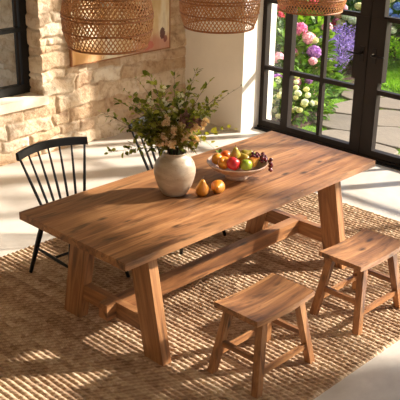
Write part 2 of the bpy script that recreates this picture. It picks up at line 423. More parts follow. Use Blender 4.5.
# stone-wall window
w1 = struct(empty('window_1', (.86, 3.2, .58)))
bm = bmesh.new()
X0 = WX0-.86
for (a, b) in ((X0, X0+.07), (-.085, 0), (-1.28, -1.22)): box(bm, a, b, -.03, .04, 0, WZ1-.58)
for (a, b) in ((0, .085), (.58, .62), (1.15, 1.19), (WZ1-.58-.08, WZ1-.58)): box(bm, X0+.07, -.085, -.03, .04, a, b)
finish(bm, 'window_frame', M['blackmetal'], w1, bevel=.004)
bm = bmesh.new(); box(bm, -.125, -.1, -.012, .02, .085, WZ1-.7); finish(bm, 'glazing_bead', M['bronze'], w1)
bm = bmesh.new(); v = [bm.verts.new(p) for p in ((X0+.05,.005,.05),(-.05,.005,.05),(-.05,.005,WZ1-.62),(X0+.05,.005,WZ1-.62))]; bm.faces.new(v)
finish(bm, 'window_pane', M['glass'], w1)
bm = bmesh.new(); box(bm, X0-.04, .045, -.235, -.2, -.085, 0); box(bm, X0, -.002, -.2, .3, -.085, 0)
M['sill'] = simple('pale_stone_sill', (232,214,190), .75, noise=(7,.1), bump=(22,.3,.012))
finish(bm, 'window_sill', M['sill'], w1, bevel=.006)

# glazed doors ------------------------------------------------------
FX0, FX1 = XD-.035, XD+.035
RAILS = (.66, 1.345, 2.03, 2.715)
def frame_mesh(bars): 
    bm = bmesh.new()
    for b in bars: box(bm, *b)
    return bm
def pane_bm(y0, y1, z0, z1):
    bm = bmesh.new(); v = [bm.verts.new(p) for p in ((XD,y0,z0),(XD,y1,z0),(XD,y1,z1),(XD,y0,z1))]; bm.faces.new(v); return bm
def glazed(name, y0, y1, lst, rst, bot, top, munt, mw=.042):
    # y0<y1; lst = stile at y1 side, rst = stile at y0 side
    root = struct(empty(name, (XD, (y0+y1)/2, 0))); oy = (y0+y1)/2
    bars = [(-.035,.035, y1-lst-oy, y1-oy, .03, HD-.05), (-.035,.035, y0-oy, y0+rst-oy, .03, HD-.05),
            (-.035,.035, y0+rst-oy, y1-lst-oy, .03, .03+bot), (-.035,.035, y0+rst-oy, y1-lst-oy, HD-.05-top, HD-.05)]
    bm = frame_mesh(bars); finish(bm, 'door_frame' if 'door' in name else 'window_frame', M['bronze'], root, bevel=.003)
    bm = bmesh.new()
    for z in RAILS: box(bm, -.026, .026, y0+rst-oy, y1-lst-oy, z-.022, z+.022)
    for y in munt: box(bm, -.024, .024, y-mw/2-oy, y+mw/2-oy, .03+bot, HD-.05-top)
    finish(bm, 'glazing_bar', M['bronze'], root)
    bm = bmesh.new(); v = [bm.verts.new(p) for p in ((0,y0+.02-oy,.05),(0,y1-.02-oy,.05),(0,y1-.02-oy,HD-.1),(0,y0+.02-oy,HD-.1))]; bm.faces.new(v)
    finish(bm, 'glass_pane', M['glass'], root)
    return root, oy
def lever(root, y, side, oy, shiny=False):
    bm = bmesh.new(); box(bm, -.047, -.035, y-.022-oy, y+.022-oy, .93, 1.07)
    h = finish(bm, 'handle_plate', M['handle'], root, bevel=.003)
    bm = bmesh.new(); z = 1.005; Y = y-oy
    tube(bm, [(-.04,Y,z),(-.085,Y,z),(-.095,Y+side*.012,z),(-.095,Y+side*.06,z),(-.093,Y+side*.135,z+.004)], [.011,.011,.011,.010,.008], 10)
    finish(bm, 'handle', M['handle'], h, smooth=True)
    bm = bmesh.new(); tube(bm, [(-.047,Y,z),(-.058,Y,z)], .018, 14); 
    finish(bm, 'handle_collar', M['steel'] if shiny else M['handle'], h, smooth=False)
wd2, oy = glazed('window_2', 1.825, 2.14, .032, .042, .06, .06, ())
d1, oy = glazed('door_1', .882, 1.825, .05, .115, .06, .07, (1.390,))
bm = bmesh.new(); box(bm, -.04, .04, .885-oy, 1.032-oy, .755, 1.345); finish(bm, 'lock_panel', M['bronze'], d1, bevel=.003)
lever(d1, .935, 1, oy)
d2, oy = glazed('door_2', -.06, .874, .135, .06, .06, .07, (.385,))
bm = bmesh.new(); box(bm, -.04, .04, .70-oy, .871-oy, .755, 1.345); finish(bm, 'lock_panel', M['bronze'], d2, bevel=.003)
lever(d2, .80, -1, oy, True)
y = -.06
for n, w in (('window_3', 1.05), ('window_5', 1.05), ('window_6', 1.05)):
    glazed(n, y-w, y, .03, .03, .06, .06, ()); y -= w
YE = y
bm = bmesh.new(); box(bm, FX0-.02, FX1+.02, YE-.04, YJ, 0, .03); box(bm, FX0, FX1, YE-.04, YJ, HD-.05, HD); box(bm, FX0, FX1, 2.14, YJ, .03, HD-.05); box(bm, FX0, FX1, YE-.04, YE, .03, HD-.05)
struct(finish(bm, 'trim_1', M['bronze'], bevel=.003))
bm = bmesh.new(); box(bm, FX0-.07, FX0-.021, YE-.04, YJ, -.004, .012); struct(finish(bm, 'trim_2', M['blackmetal'], bevel=.003))

# ------------------------------------------------------------------ rug
def build_rug():
    x0, x1, y0, y1 = -2.05, 1.91, -1.234, 1.38
    nx, ny = int((x1-x0)/.0062), int((y1-y0)/.0085)
    xs = np.linspace(x0, x1, nx); ys = np.linspace(y0, y1, ny); X, Y = np.meshgrid(xs, ys, indexing='ij')
    pitch, lp = .036, .036
    Xw = X + .010*fbm(X*3, Y*2, 4)
    row = np.floor((Xw-x0)/pitch); fx = (Xw-x0)/pitch-row
    ph = (row*.618) % 1.0
    Yw = Y + .02*fbm(Y*6, row*7.3, 5) + (fx-.5)*.022
    kid = np.floor(Yw/lp + ph); fy = Yw/lp+ph-kid
    hx = np.abs(np.sin(PI*fx))**.9; hy = np.abs(np.sin(PI*fy))**.6
    rnd = vnoise(row, kid, 8)
    H = .002 + .0165*hx*(.55+.45*hy)*(.7+.5*rnd) + .003*fbm(X*60, Y*60, 9)
    e = np.minimum(np.minimum(X-x0, x1-X), np.minimum(Y-y0, y1-Y)); H *= np.clip(e/.012, 0, 1)
    # bound edge
    rowt = vnoise(row, row*0+3, 21)
    knot = np.clip(.52+(rnd-.5)*.4 + (rowt-.5)*.35 + .28*np.sin(2*PI*(fx*1.0+fy)) + .5*fbm(X*45, Y*70, 12), 0, 1)
    V = np.stack([X, Y, H], -1).reshape(-1,3)
    I, K = np.meshgrid(np.arange(nx-1), np.arange(ny-1), indexing='ij'); I = I.ravel(); K = K.ravel()
    F = np.stack([I*ny+K, (I+1)*ny+K, (I+1)*ny+K+1, I*ny+K+1], -1)
    me = np_mesh('area_rug', V, F, True); set_float(me, 'knot', knot.ravel())
    o = mesh_obj('area_rug', me, M['rug'])
    tag(o, 'large natural braided jute rug under the dining table', 'rug')
    o.location.z = .001
build_rug()

# ------------------------------------------------------------------ dining table
ZF = .012
def build_table():
    t = tag(empty('dining_table', (0,0,0)), 'long rustic brown wooden trestle dining table with slanted legs', 'table')
    L, W = 2.2915, .931
    bm = bmesh.new(); box(bm, -L/2, L/2, -W/2, W/2, .715, .76); finish(bm, 'tabletop', M['wood'], t, bevel=.003, grain='x')
    for sx in (-1, 1):
        xo = sx*.869; xa, xb = (xo, xo+.065) if sx < 0 else (xo-.0, xo+.065)
        for s in (-1, 1):
            bm = bmesh.new(); yo0, yi0, yo1, yi1 = .455*s, .298*s, .318*s, .158*s
            a, b = sorted((yo0, yi0)); c, d = sorted((yo1, yi1))
            hexa(bm, [(xa,a,ZF),(xb,a,ZF),(xb,b,ZF),(xa,b,ZF),(xa,c,.7155),(xb,c,.7155),(xb,d,.7155),(xa,d,.7155)])
            finish(bm, 'leg', M['wood'], t, bevel=.003, grain=(0, (c-a), .7))
        # the crossbar between the two slanted legs
        def yin(z): return .298 + (.158-.298)*(z-ZF)/(.715-ZF)
        bm = bmesh.new(); z0, z1 = .155, .258; y0_, y1_ = yin(z0)+.012, yin(z1)+.012; xc = xa+.01; xd = xb-.006
        hexa(bm, [(xc,-y0_,z0),(xd,-y0_,z0),(xd,y0_,z0),(xc,y0_,z0),(xc,-y1_,z1),(xd,-y1_,z1),(xd,y1_,z1),(xc,y1_,z1)])
        finish(bm, 'crossbar', M['wood'], t, bevel=.002, grain='y')
        box_obj('top_cleat', (xa+.005, xb-.005, -.15, .15, .66, .7155), M['wood'], t, bevel=.002, grain='y')
    box_obj('stretcher', (-.93, .975, -.045, .03, .160, .2575), M['wood'], t, bevel=.003, grain='x')
    for s in (-1, 1):
        a, b = sorted((s*.225, s*.265)); box_obj('apron', (-.80, .868, a, b, .655, .7155), M['wood'], t, bevel=.002, grain='x')
build_table()

# ------------------------------------------------------------------ stools
def build_stool():
    t = empty('wooden_stool', (0,0,0)); hx, hy = .245, .153
    bm = bmesh.new(); nx = 16; rows = []
    for k in range(nx+1):
        x = -hx + 2*hx*k/nx; d = .016*(1-(x/hx)**2)
        zt = .463 - d; zb = zt-.032 if abs(x) < hx else .463-.032
        rows.append([bm.verts.new(p) for p in ((x,-hy,zb),(x,hy,zb),(x,hy,zt),(x,-hy,zt))])
    for a, b in zip(rows, rows[1:]):
        for i in range(4): bm.faces.new((a[i], a[(i+1)%4], b[(i+1)%4], b[i]))
    bm.faces.new(rows[0][::-1]); bm.faces.new(rows[-1])
    finish(bm, 'seat', M['wood'], t, bevel=.003, grain='x')
    w = .021
    def cx(sx, z): return sx*(.238 - .085*(z/.44)) 
    def cy(sy, z): return sy*(.165 - .055*(z/.44))
    for sx in (-1,1):
        for sy in (-1,1):
            bm = bmesh.new(); z0, z1 = ZF, .432
            lo = [(cx(sx,z0)-w*sx*0+ox*w, cy(sy,z0)+oy*w*1.05, z0) for ox, oy in ((-1,-1),(1,-1),(1,1),(-1,1))]
            hi = [(cx(sx,z1)+ox*w*1.05, cy(sy,z1)+oy*w*1.1, z1) for ox, oy in ((-1,-1),(1,-1),(1,1),(-1,1))]
            hexa(bm, lo+hi); finish(bm, 'leg', M['wood'], t, bevel=.002, grain='z')
    def bar(name, p, q, hw, hh, grain):
        bm = bmesh.new(); p = Vector(p); q = Vector(q); d = (q-p).normalized(); s = d.cross(Vector((0,0,1))).normalized()*hw; u = Vector((0,0,hh))
        hexa(bm, [p-s-u, p+s-u, q+s-u, q-s-u, p-s+u, p+s+u, q+s+u, q-s+u]); finish(bm, name, M['wood'], t, bevel=.0015, grain=grain)
    for sx in (-1,1): bar('stretcher', (cx(sx,.2),cy(-1,.2),.2), (cx(sx,.2),cy(1,.2),.2), .011, .016, 'y')
    for sy in (-1,1): bar('stretcher', (cx(-1,.13),cy(sy,.13),.13), (cx(1,.13),cy(sy,.13),.13), .011, .016, 'x')
    for sy in (-1,1): bar('seat_rail', (cx(-1,.41),cy(sy,.41),.415), (cx(1,.41),cy(sy,.41),.415), .009, .016, 'x')
    for sx in (-1,1): bar('seat_rail', (cx(sx,.41),cy(-1,.41),.415), (cx(sx,.41),cy(1,.41),.415), .009, .016, 'y')
    return t
st = build_stool(); st.location = (-.467, -.842, 0)
tag(st, 'brown wooden stool nearest the camera, its whole seat and four legs in view', 'stool', 'wooden stools along the near side of the table')
s2 = copy_tree(st); s2.location = (.455, -.857, 0)
tag(s2, 'brown wooden stool cut off by the right edge of the picture, near the glazed doors', 'stool', 'wooden stools along the near side of the table')

# ------------------------------------------------------------------ chairs
def build_chair():
    # faces -Y; origin under the seat centre
    t = empty('dining_chair', (0,0,0))
    # seat: shield shape with slight dish
    bm = bmesh.new(); n = 40; prof = []
    for k in range(n):
        a = 2*PI*k/n; c, s = math.cos(a), math.sin(a); e = 2/3.4
        x = .215*math.copysign(abs(c)**e, c)*(1.0 - .10*s); y = .2*math.copysign(abs(s)**e, s)
        prof.append((x, y))
    def ring(sc, z): return [bm.verts.new((x*sc, y*sc, z)) for x, y in prof]
    R = [ring(.94, .425), ring(1, .437), ring(1, .447), ring(.97, .455), ring(.8, .452), ring(.5, .445), ring(.2, .443)]
    for a, b in zip(R, R[1:]):
        for k in range(n): bm.faces.new((a[k], a[(k+1)%n], b[(k+1)%n], b[k]))
    bm.faces.new(R[0][::-1]); bm.faces.new(R[-1]); finish(bm, 'seat', M['black'], t, smooth=True)
    def ft(x, y): return [(x*.155/.235, y*.66, .43), (x, y, ZF)]
    for sx in (-1,1):
        for yy in (-.245, .245):
            bm = bmesh.new(); p, q = ft(sx*.235, yy); p = Vector(p); q = Vector(q)
            pts = [p.lerp(q, k/6) for k in range(7)]; tube(bm, pts, [.014,.017,.0185,.018,.0165,.0145,.0125], 12)
            finish(bm, 'leg', M['black'], t, smooth=True)
    def lp(sx, yy, z):
        p, q = ft(sx*.235, yy); k = (.43-z)/(.43-ZF); return Vector(p).lerp(Vector(q), k)
    for sx in (-1,1):
        bm = bmesh.new(); tube(bm, bez(lp(sx,-.245,.2), (lp(sx,-.245,.2)+lp(sx,.245,.2))/2, lp(sx,.245,.2), 7), [.008,.010,.0115,.012,.0115,.010,.008], 10); finish(bm, 'stretcher', M['black'], t, smooth=True)
    a = (lp(-1,-.245,.2)+lp(-1,.245,.2))/2; b = (lp(1,-.245,.2)+lp(1,.245,.2))/2
    bm = bmesh.new(); tube(bm, [a, (a*2+b)/3, (a+b)/2, (a+2*b)/3, b], [.008,.010,.012,.010,.008], 10); finish(bm, 'stretcher', M['black'], t, smooth=True)
    # crest rail: curved in plan and arched
    def crest(u):  # u -1..1
        return Vector((.275*u, .325 - .075*u*u + .0, .868 - .010*u*u))
    bm = bmesh.new(); rings = []; m = 20
    for k in range(m+1):
        u = -1+2*k/m; c = crest(u); tn = (crest(u+.01)-crest(u-.01)).normalized(); nn = Vector((-tn.y, tn.x, 0)).normalized(); th = .0105
        hb = .026; up = Vector((0, .18, 1)).normalized()
        rings.append([bm.verts.new(c + nn*a2*th + up*b2*hb) for a2, b2 in ((-1,-1),(-1,.8),(-.6,1),(.6,1),(1,.8),(1,-1))])
    for r1, r2 in zip(rings, rings[1:]):
        for k in range(6): bm.faces.new((r1[k], r1[(k+1)%6], r2[(k+1)%6], r2[k]))
    bm.faces.new(rings[0][::-1]); bm.faces.new(rings[-1]); finish(bm, 'crest_rail', M['black'], t)
    for k in range(7):
        u = -.93+1.86*k/6; top = crest(u) - Vector((0,.003,.015)); bot = Vector((.165*u, .165-.035*u*u, .445))
        bm = bmesh.new(); tube(bm, [bot.lerp(top, i/5) for i in range(6)], [.0075,.009,.0095,.0085,.0075,.0065] if 0 < k < 6 else [.0095,.0105,.011,.010,.009,.008], 8)
        finish(bm, 'spindle', M['black'], t, smooth=True)
    return t
ch = build_chair(); ch.location = (-.500, .766, 0); ch.rotation_euler = (0,0,math.radians(-4))
tag(ch, 'black spindle-back wooden chair at the left end of the table, back fully in view', 'chair', 'black chairs along the far side of the table')
c2 = copy_tree(ch); c2.location = (.462, .75, 0); c2.rotation_euler = (0,0,0)
tag(c2, 'black spindle-back wooden chair mostly hidden behind the vase of flowers', 'chair', 'black chairs along the far side of the table')

# ------------------------------------------------------------------ pendants
def build_pendant():
    t = empty('pendant_lamp', (0,0,1.76)); H = .40
    P = [(0,.204),(.03,.217),(.07,.229),(.12,.236),(.17,.237),(.22,.230),(.27,.212),(.32,.178),(.36,.130),(.39,.085),(.40,.06)]
    def rr(h):
        for (a, ra), (b, rb) in zip(P, P[1:]):
            if h <= b: return ra + (rb-ra)*(h-a)/(b-a)
        return P[-1][1]
    def pt(h, th, off=0): 
        r = rr(h)+off; return Vector((r*math.cos(th), r*math.sin(th), h))
    bm = bmesh.new(); N = 62; nseg = 26; w = .0029; tk = .0009
    hs = [H*(i/nseg) for i in range(nseg+1)]
    for sgn in (-1, 1):
        for k in range(N):
            th0 = 2*PI*k/N + (0 if sgn > 0 else PI/N); prev = None
            for i, h in enumerate(hs):
                th = th0 + sgn*1.05*h/.4*1.15; off = .0012*sgn*(1 if i % 2 else -1)
                c = pt(h, th, off); r = rr(h); dth = w/r*1.25; on = tk
                ring = [bm.verts.new(pt(h, th-dth, off-on)), bm.verts.new(pt(h, th+dth, off-on)), bm.verts.new(pt(h, th+dth, off+on)), bm.verts.new(pt(h, th-dth, off+on))]
                if prev:
                    for a in range(4): bm.faces.new((prev[a], prev[(a+1)%4], ring[(a+1)%4], ring[a]))
                prev = ring
    finish(bm, 'lamp_shade', M['rattan'], t)
    for h, r in ((0,.0062),(.085,.0045),(.155,.0045),(.172,.0045),(.262,.0045),(.335,.0045),(.40,.006)):
        bm = bmesh.new(); n = 56; tube(bm, [pt(h, 2*PI*k/n, .001) for k in range(n)], r, 8, closed=True)
        finish(bm, 'rim' if h == 0 else 'hoop', M['rattan_dark'], t, smooth=True)
    # socket, bulb, cord, canopy
    bm = bmesh.new(); lathe(bm, [(0,.405),(.062,.405),(.062,.397),(.024,.39),(.022,.31),(0,.31)], 24); sk = finish(bm, 'socket', M['blackmetal'], t, smooth=False)
    bm = bmesh.new(); lathe(bm, [(0,.195),(.022,.2),(.034,.22),(.036,.24),(.028,.27),(.016,.30),(.014,.32),(0,.32)], 20); finish(bm, 'bulb', M['bulb'], sk, smooth=True)
    bm = bmesh.new(); tube(bm, [(0,0,.40),(0,0,HC-1.76-.01)], .0035, 8); finish(bm, 'cord', M['cord'], t)
    bm = bmesh.new(); z = HC-1.76; lathe(bm, [(0,z),(.06,z),(.06,z-.02),(.05,z-.028),(0,z-.03)], 24); finish(bm, 'ceiling_canopy', M['blackmetal'], t)
    return t
M['bulb'] = simple('frosted_bulb_glass', (240,232,214), .3)
pn = build_pendant(); pn.location = (-.836, 0, 1.762)
tag(pn, 'woven rattan pendant lamp in front of the painting, leftmost and largest in view', 'pendant lamp', 'rattan pendant lamps over the table')
for x, l in ((.02, 'woven rattan pendant lamp in front of the plain plaster wall, middle of three'), (.915, 'woven rattan pendant lamp in front of the glazed door, only its lower rim in view')):
    c = copy_tree(pn); c.location = (x, 0, 1.757); tag(c, l, 'pendant lamp', 'rattan pendant lamps over the table')

# ------------------------------------------------------------------ painting
def make_canvas_mat():
    t = NT('abstract_painted_canvas'); o = t.obj(); sep = t.add('ShaderNodeSeparateXYZ'); t.l(o, sep.inputs[0])
    n = t.noise(t.mapv(o, (7,1,1.5)), 1, 5, .6, .6); m = t.noise(t.mapv(o, (2.4,1,2.2), (3,0,1)), 1, 4, .6, 1.0); q = t.noise(o, 60, 3)
    c = t.ramp(n, [(.3, srgb((196,156,98))), (.48, srgb((218,192,148))), (.62, srgb((232,218,190))), (.8, srgb((190,164,130)))])
    lo = t.math('SUBTRACT', .46, t.math('ADD', sep.outputs[2], t.math('MULTIPLY', m, .5)))   # rose wash at the foot
    rx = t.math('MULTIPLY', t.ramp(sep.outputs[0], [(.65, G(0)), (.85, G(1))]), t.ramp(lo, [(-.0, G(0)), (.16, G(1))]))
    c = t.mix(t.math('MULTIPLY', rx, .75), c, srgb((184,112,92)))
    # dark maroon mark and some brushed patches
    def blob(cx, cz, rx_, rz_, col, amt):
        dx = t.math('DIVIDE', t.math('SUBTRACT', sep.outputs[0], cx), rx_); dz = t.math('DIVIDE', t.math('SUBTRACT', sep.outputs[2], cz), rz_)
        d = t.math('ADD', t.math('MULTIPLY', dx, dx), t.math('MULTIPLY', dz, dz)); d = t.math('ADD', d, t.math('MULTIPLY', t.math('SUBTRACT', q, .5), 1.6))
        return t.math('MULTIPLY', t.ramp(d, [(.7, G(1)), (1., G(0))]), amt), col
    for b in ((1.185,.17,.04,.065,(84,32,32),.9), (1.225,.11,.03,.04,(120,50,46),.8), (.98,.07,.09,.05,(190,92,80),.7), (.12,.06,.3,.12,(206,140,70),.7), (.4,.5,.2,.2,(206,150,70),.5), (.2,.15,.25,.1,(214,160,90),.45), (.8,.8,.3,.16,(190,120,100),.5)):
        f, col = blob(*b); c = t.mix(f, c, srgb(col))
    t.l(c, t.b.inputs['Base Color']); t.b.inputs['Roughness'].default_value = .8; t.bump(n, .3, .004); return t.m
pt_ = tag(empty('painting', (1.172, 2.975, .81)), 'large abstract canvas painting in cream, ochre and rose on the stone wall', 'painting')
box_obj('canvas', (.012, 1.284, -.034, 0, .012, 1.20), make_canvas_mat(), pt_, bevel=.003)
for nm, b in (('frame_edge', (0, .011, -.038, .0, 0, 1.212)), ('frame_edge', (1.285, 1.296, -.038, .0, 0, 1.212)), ('frame_edge', (.011, 1.285, -.038, .0, 0, .011)), ('frame_edge', (.011, 1.285, -.038, .0, 1.201, 1.212))):
    box_obj(nm, b, M['rough_frame'], pt_, grain=None)

# ------------------------------------------------------------------ vase
VC = Vector((-.281, .061, .76))
bm = bmesh.new()
lathe(bm, [(0,0),(.068,0),(.075,.004),(.086,.02),(.105,.055),(.119,.095),(.128,.135),(.128,.165),(.119,.200),(.100,.228),(.082,.243),(.072,.250),(.070,.258),(.076,.266),(.078,.270),(.074,.272),(.066,.264),(.062,.250),(.075,.236),(.108,.195),(.117,.150),(.108,.095),(.07,.03),(0,.012)], 56)
tag(finish(bm, 'ceramic_vase', M['vase'], loc=VC, smooth=True), 'round cream stoneware vase holding branches on the table', 'vase')

# branches: (tip offset from the vase foot, bend) ---------------------
def branch_pts(tip, sag=.0, n=14, root=None):
    tip = Vector(tip); a = math.atan2(tip.y, tip.x); r0 = root if root is not None else random.uniform(.01,.04)
    p0 = Vector((.03*math.cos(a+2.6), .03*math.sin(a+2.6), .05)); neck = Vector((r0*math.cos(a), r0*math.sin(a), .27))
    up = neck + Vector((tip.x*.25, tip.y*.25, max(.10, (tip.z-.27)*.62))) 
    pts = [p0, p0.lerp(neck,.5)] + bez(neck, up, tip, n)
    if sag:
        for i, p in enumerate(pts[2:]): p.z -= sag*math.sin(PI*i/(n-1))*.5
    return pts
def make_branch(name, label, cat, tip, kind, group=None, sag=0):
    t = tag(empty(name, VC), label, cat, group); pts = branch_pts(tip, sag); n = len(pts)
    bm = bmesh.new(); w = {'leafy':.0026,'twig':.0022,'ivy':.0018,'blossom':.0024,'mauve':.0022,'white':.002,'fern':.002}[kind]
    tube(bm, pts, [w*(1-.7*i/(n-1)) for i in range(n)], 5)
    P = []; D = []; Ls = []
    ts = pts[4:]
    if kind in ('leafy', 'ivy', 'white'):
        dens = {'leafy':2.7,'ivy':1.3,'white':2.4}[kind]
        for i in range(len(ts)-1):
            seg = ts[i+1]-ts[i]; m = int(dens) + (random.random() < dens % 1)
            if i < 2 and kind == 'ivy': continue
            for k in range(m):
                p = ts[i].lerp(ts[i+1], random.random()); dd = seg.normalized()*.6 + Vector(rdirs(1)[0])*1.0 + Vector((0,0,.15))
                q = p + dd.normalized()*.014; tube(bm, [p, q], .0007, 4)
                P.append(q); D.append(dd); Ls.append(random.uniform(.026,.044))
        P.append(ts[-1]); D.append(ts[-1]-ts[-2]); Ls.append(.028)
    finish(bm, 'stem', M['twig'] if kind in ('leafy','twig','blossom','mauve','white') else M['stem'], t, smooth=True)
    if P: leaves('leaves', P, D, np.array(Ls), np.array(Ls)*random.uniform(.62,.8), M['leaf_yellow'] if kind == 'ivy' else M['leaf_branch'], t, curl=.1)
    if kind == 'twig':
        for p in ts[3:]: leaves('bud', [p, p], rdirs(2, .5), .013, .009, M['leaf_branch'], t)
    if kind in ('blossom', 'mauve', 'white'):
        P = []; D = []; up = []
        cl = [ts[-1], ts[-1]+Vector(rdirs(1)[0])*.02] + [ts[-1-k] + Vector(rdirs(1)[0])*.018 for k in ((1,2,2,3,4) if kind != 'white' else (2,4,6))]
        for c in cl:
            for q in range(7 if kind != 'white' else 3):
                cc = c + Vector(rdirs(1)[0])*random.uniform(.004,.017); nn = Vector(rdirs(1, .3)[0])
                for k in range(5):
                    a = 2*PI*k/5; o1 = nn.orthogonal().normalized(); o2 = nn.cross(o1)
                    P.append(cc); D.append(o1*math.cos(a)+o2*math.sin(a)+nn*.7); up.append(nn)
        leaves('blossoms', P, D, (.016 if kind != 'white' else .018), .0135, M[{'blossom':'blossom','mauve':'mauve','white':'whitebud'}[kind]], t, up=up, curl=-.3)
    if kind == 'fern':
        P = []; D = []
        for i in range(len(ts)-1):
            seg = (ts[i+1]-ts[i]).normalized()
            for k in range(12):
                P.append(ts[i].lerp(ts[i+1], random.random())); D.append(seg*1.1 + Vector(rdirs(1)[0])*.9)
        leaves('fronds', P, D, rng.uniform(.02,.05,len(P)), .004, M['fern'], t)
    return t
GL = 'leafy stems in the vase'
A = [(.047,-.125,.78),(.144,-.139,.701),(-.122,.091,.739),(-.222,.263,.578),(-.286,.337,.501),(-.334,.224,.282),(-.246,.117,.332),(.238,-.152,.62),(.066,.075,.711),(-.158,.157,.564),(-.068,.169,.444),(-.055,.051,.651),(.069,-.032,.645),(.061,-.165,.583),(-.19,.17,.40),(-.16,.21,.43),(-.21,.12,.46),(-.25,.20,.44),(-.14,.15,.38),(.17,-.15,.56),(.2,-.1,.5)]
special = {0:'tallest leafy branch in the vase, its tip nearest the middle lamp', 4:'leafy branch reaching far left from the vase toward the stone wall', 5:'drooping leafy branch hanging low on the left of the vase, over the far floor', 7:'leafy branch leaning right from the vase in front of the plaster wall'}
for i, a in enumerate(A):
    make_branch('leafy_branch', special.get(i, 'one of the many small-leaved green branches filling the middle of the vase'), 'branch', a, 'leafy', GL, sag=.05 if i in (4,5,6) else 0)
for k in range(20):
    a = random.uniform(0, 2*PI) if k > 6 else random.uniform(2.0, 3.0); r = random.uniform(.08,.27)
    make_branch('leafy_branch', 'one of the many small-leaved green branches filling the middle of the vase', 'branch', (r*math.cos(a), r*math.sin(a), random.uniform(.38,.62)), 'leafy', GL)
make_branch('bare_twig', 'thin bare brown twig sticking up on the left of the vase', 'twig', (-.19,.24,.64), 'twig', 'bare twigs in the vase')
make_branch('bare_twig', 'thin bare twig reaching right from the vase across the white door reveal', 'twig', (.324,-.233,.664), 'twig', 'bare twigs in the vase')
make_branch('bare_twig', 'thin dark twig rising above the leaves, second from the left', 'twig', (-.125,.201,.707), 'twig', 'bare twigs in the vase')
make_branch('trailing_vine', 'thin vine with yellow-green leaves hanging right of the vase, its tip highest', 'vine', (.235,-.263,.42), 'ivy', 'trailing vines in the vase')
make_branch('trailing_vine', 'thin vine with yellow-green leaves hanging right of the vase, nearest the neck', 'vine', (.125,-.2,.40), 'ivy', 'trailing vines in the vase', sag=-.03)
make_branch('trailing_vine', 'thin green tendril curving down toward the fruit bowl from the vase', 'vine', (.20,-.15,.27), 'ivy', 'trailing vines in the vase', sag=-.1)
B = [(-.091,-.02,.485),(-.022,-.093,.462),(.003,-.119,.426),(-.099,-.012,.392),(-.066,-.046,.34),(-.12,.009,.34),(.063,-.182,.477),(-.005,-.111,.383),(.03,-.15,.37),(-.06,-.06,.43)]
for b in B: make_branch('blossom_stem', 'stem of small cream blossoms low in the front of the vase', 'flowers', b, 'blossom', 'cream blossom stems in the vase')
for b in ((-.014,-.101,.518),(.04,-.14,.50),(.11,-.12,.47)): make_branch('blossom_stem', 'stem of dusty mauve blossoms right of the cream ones in the vase', 'flowers', b, 'mauve', 'mauve blossom stems in the vase')
for b in ((-.08,.03,.66),(-.12,.10,.60),(.0,-.03,.62),(-.02,-.06,.585)): make_branch('blossom_stem', 'slender stem with tiny white flowers high among the vase leaves', 'flowers', b, 'white', 'white flower stems in the vase')
for k in range(30):
    a = 2*PI*k/22+random.uniform(-.2,.2); r = random.uniform(.05,.2)
    make_branch('fern_frond', 'feathery olive-green filler frond in the cream vase', 'frond', (r*math.cos(a), r*math.sin(a), random.uniform(.33,.56)), 'fern', 'feathery fronds in the vase')

# ------------------------------------------------------------------ fruit bowl
BC = Vector((.205, -.02, .76))
bm = bmesh.new()
lathe(bm, [(0,.012),(.045,.012),(.058,.0),(.074,.0),(.076,.006),(.070,.02),(.066,.032),(.09,.040),(.13,.052),(.165,.072),(.190,.094),(.198,.104),(.199,.108),(.195,.110),(.188,.107),(.165,.086),(.12,.064),(.06,.052),(0,.050)], 64)
tag(finish(bm, 'fruit_bowl', M['bowl'], loc=BC, smooth=True), 'shallow footed stoneware bowl full of fruit beside the vase', 'bowl')
def fruit(name, label, cat, prof, mat, loc, rot=(0,0,0), sc=1., stem=True, leaf=False):
    sc *= 1.1; t = tag(empty(name, loc), label, cat, 'pieces of fruit on the table'); t.rotation_euler = rot; t.scale = (sc,sc,sc)
    bm = bmesh.new(); lathe(bm, prof, 28)
    for v in bm.verts:
        a = math.atan2(v.co.y, v.co.x); k = 1+.018*math.sin(3*a+loc[0]*90)+.012*math.sin(5*a); v.co.x *= k; v.co.y *= k*.985
    finish(bm, 'body', mat, t, smooth=True)
    zt = prof[-1][1]
    if stem:
        bm = bmesh.new(); tube(bm, [(0,0,zt-.004),(.001,0,zt+.008),(.004,0,zt+.018)], [.0014,.0013,.0018], 6); finish(bm, 'stem', M['twig'], t, smooth=True)
    if leaf: leaves('leaf', [(0,0,zt+.006),(0,0,zt+.008)], [(-.8,.5,.5),(.5,.6,.7)], .032, .02, M['leaf_mid'], t)
    return t
APP = [(0,-.029),(.010,-.032),(.020,-.030),(.031,-.020),(.0365,-.003),(.035,.013),(.027,.025),(.015,.030),(.006,.027),(0,.022)]
ORG = [(0,-.031),(.014,-.029),(.026,-.020),(.033,-.005),(.033,.008),(.026,.021),(.014,.029),(.004,.031),(0,.030)]
PEA = [(0,-.033),(.011,-.035),(.023,-.030),(.033,-.017),(.035,-.003),(.031,.011),(.023,.024),(.017,.036),(.014,.046),(.009,.053),(.003,.055),(0,.054)]
def F(dx, dy, dz): return (BC.x+dx, BC.y+dy, BC.z+dz)
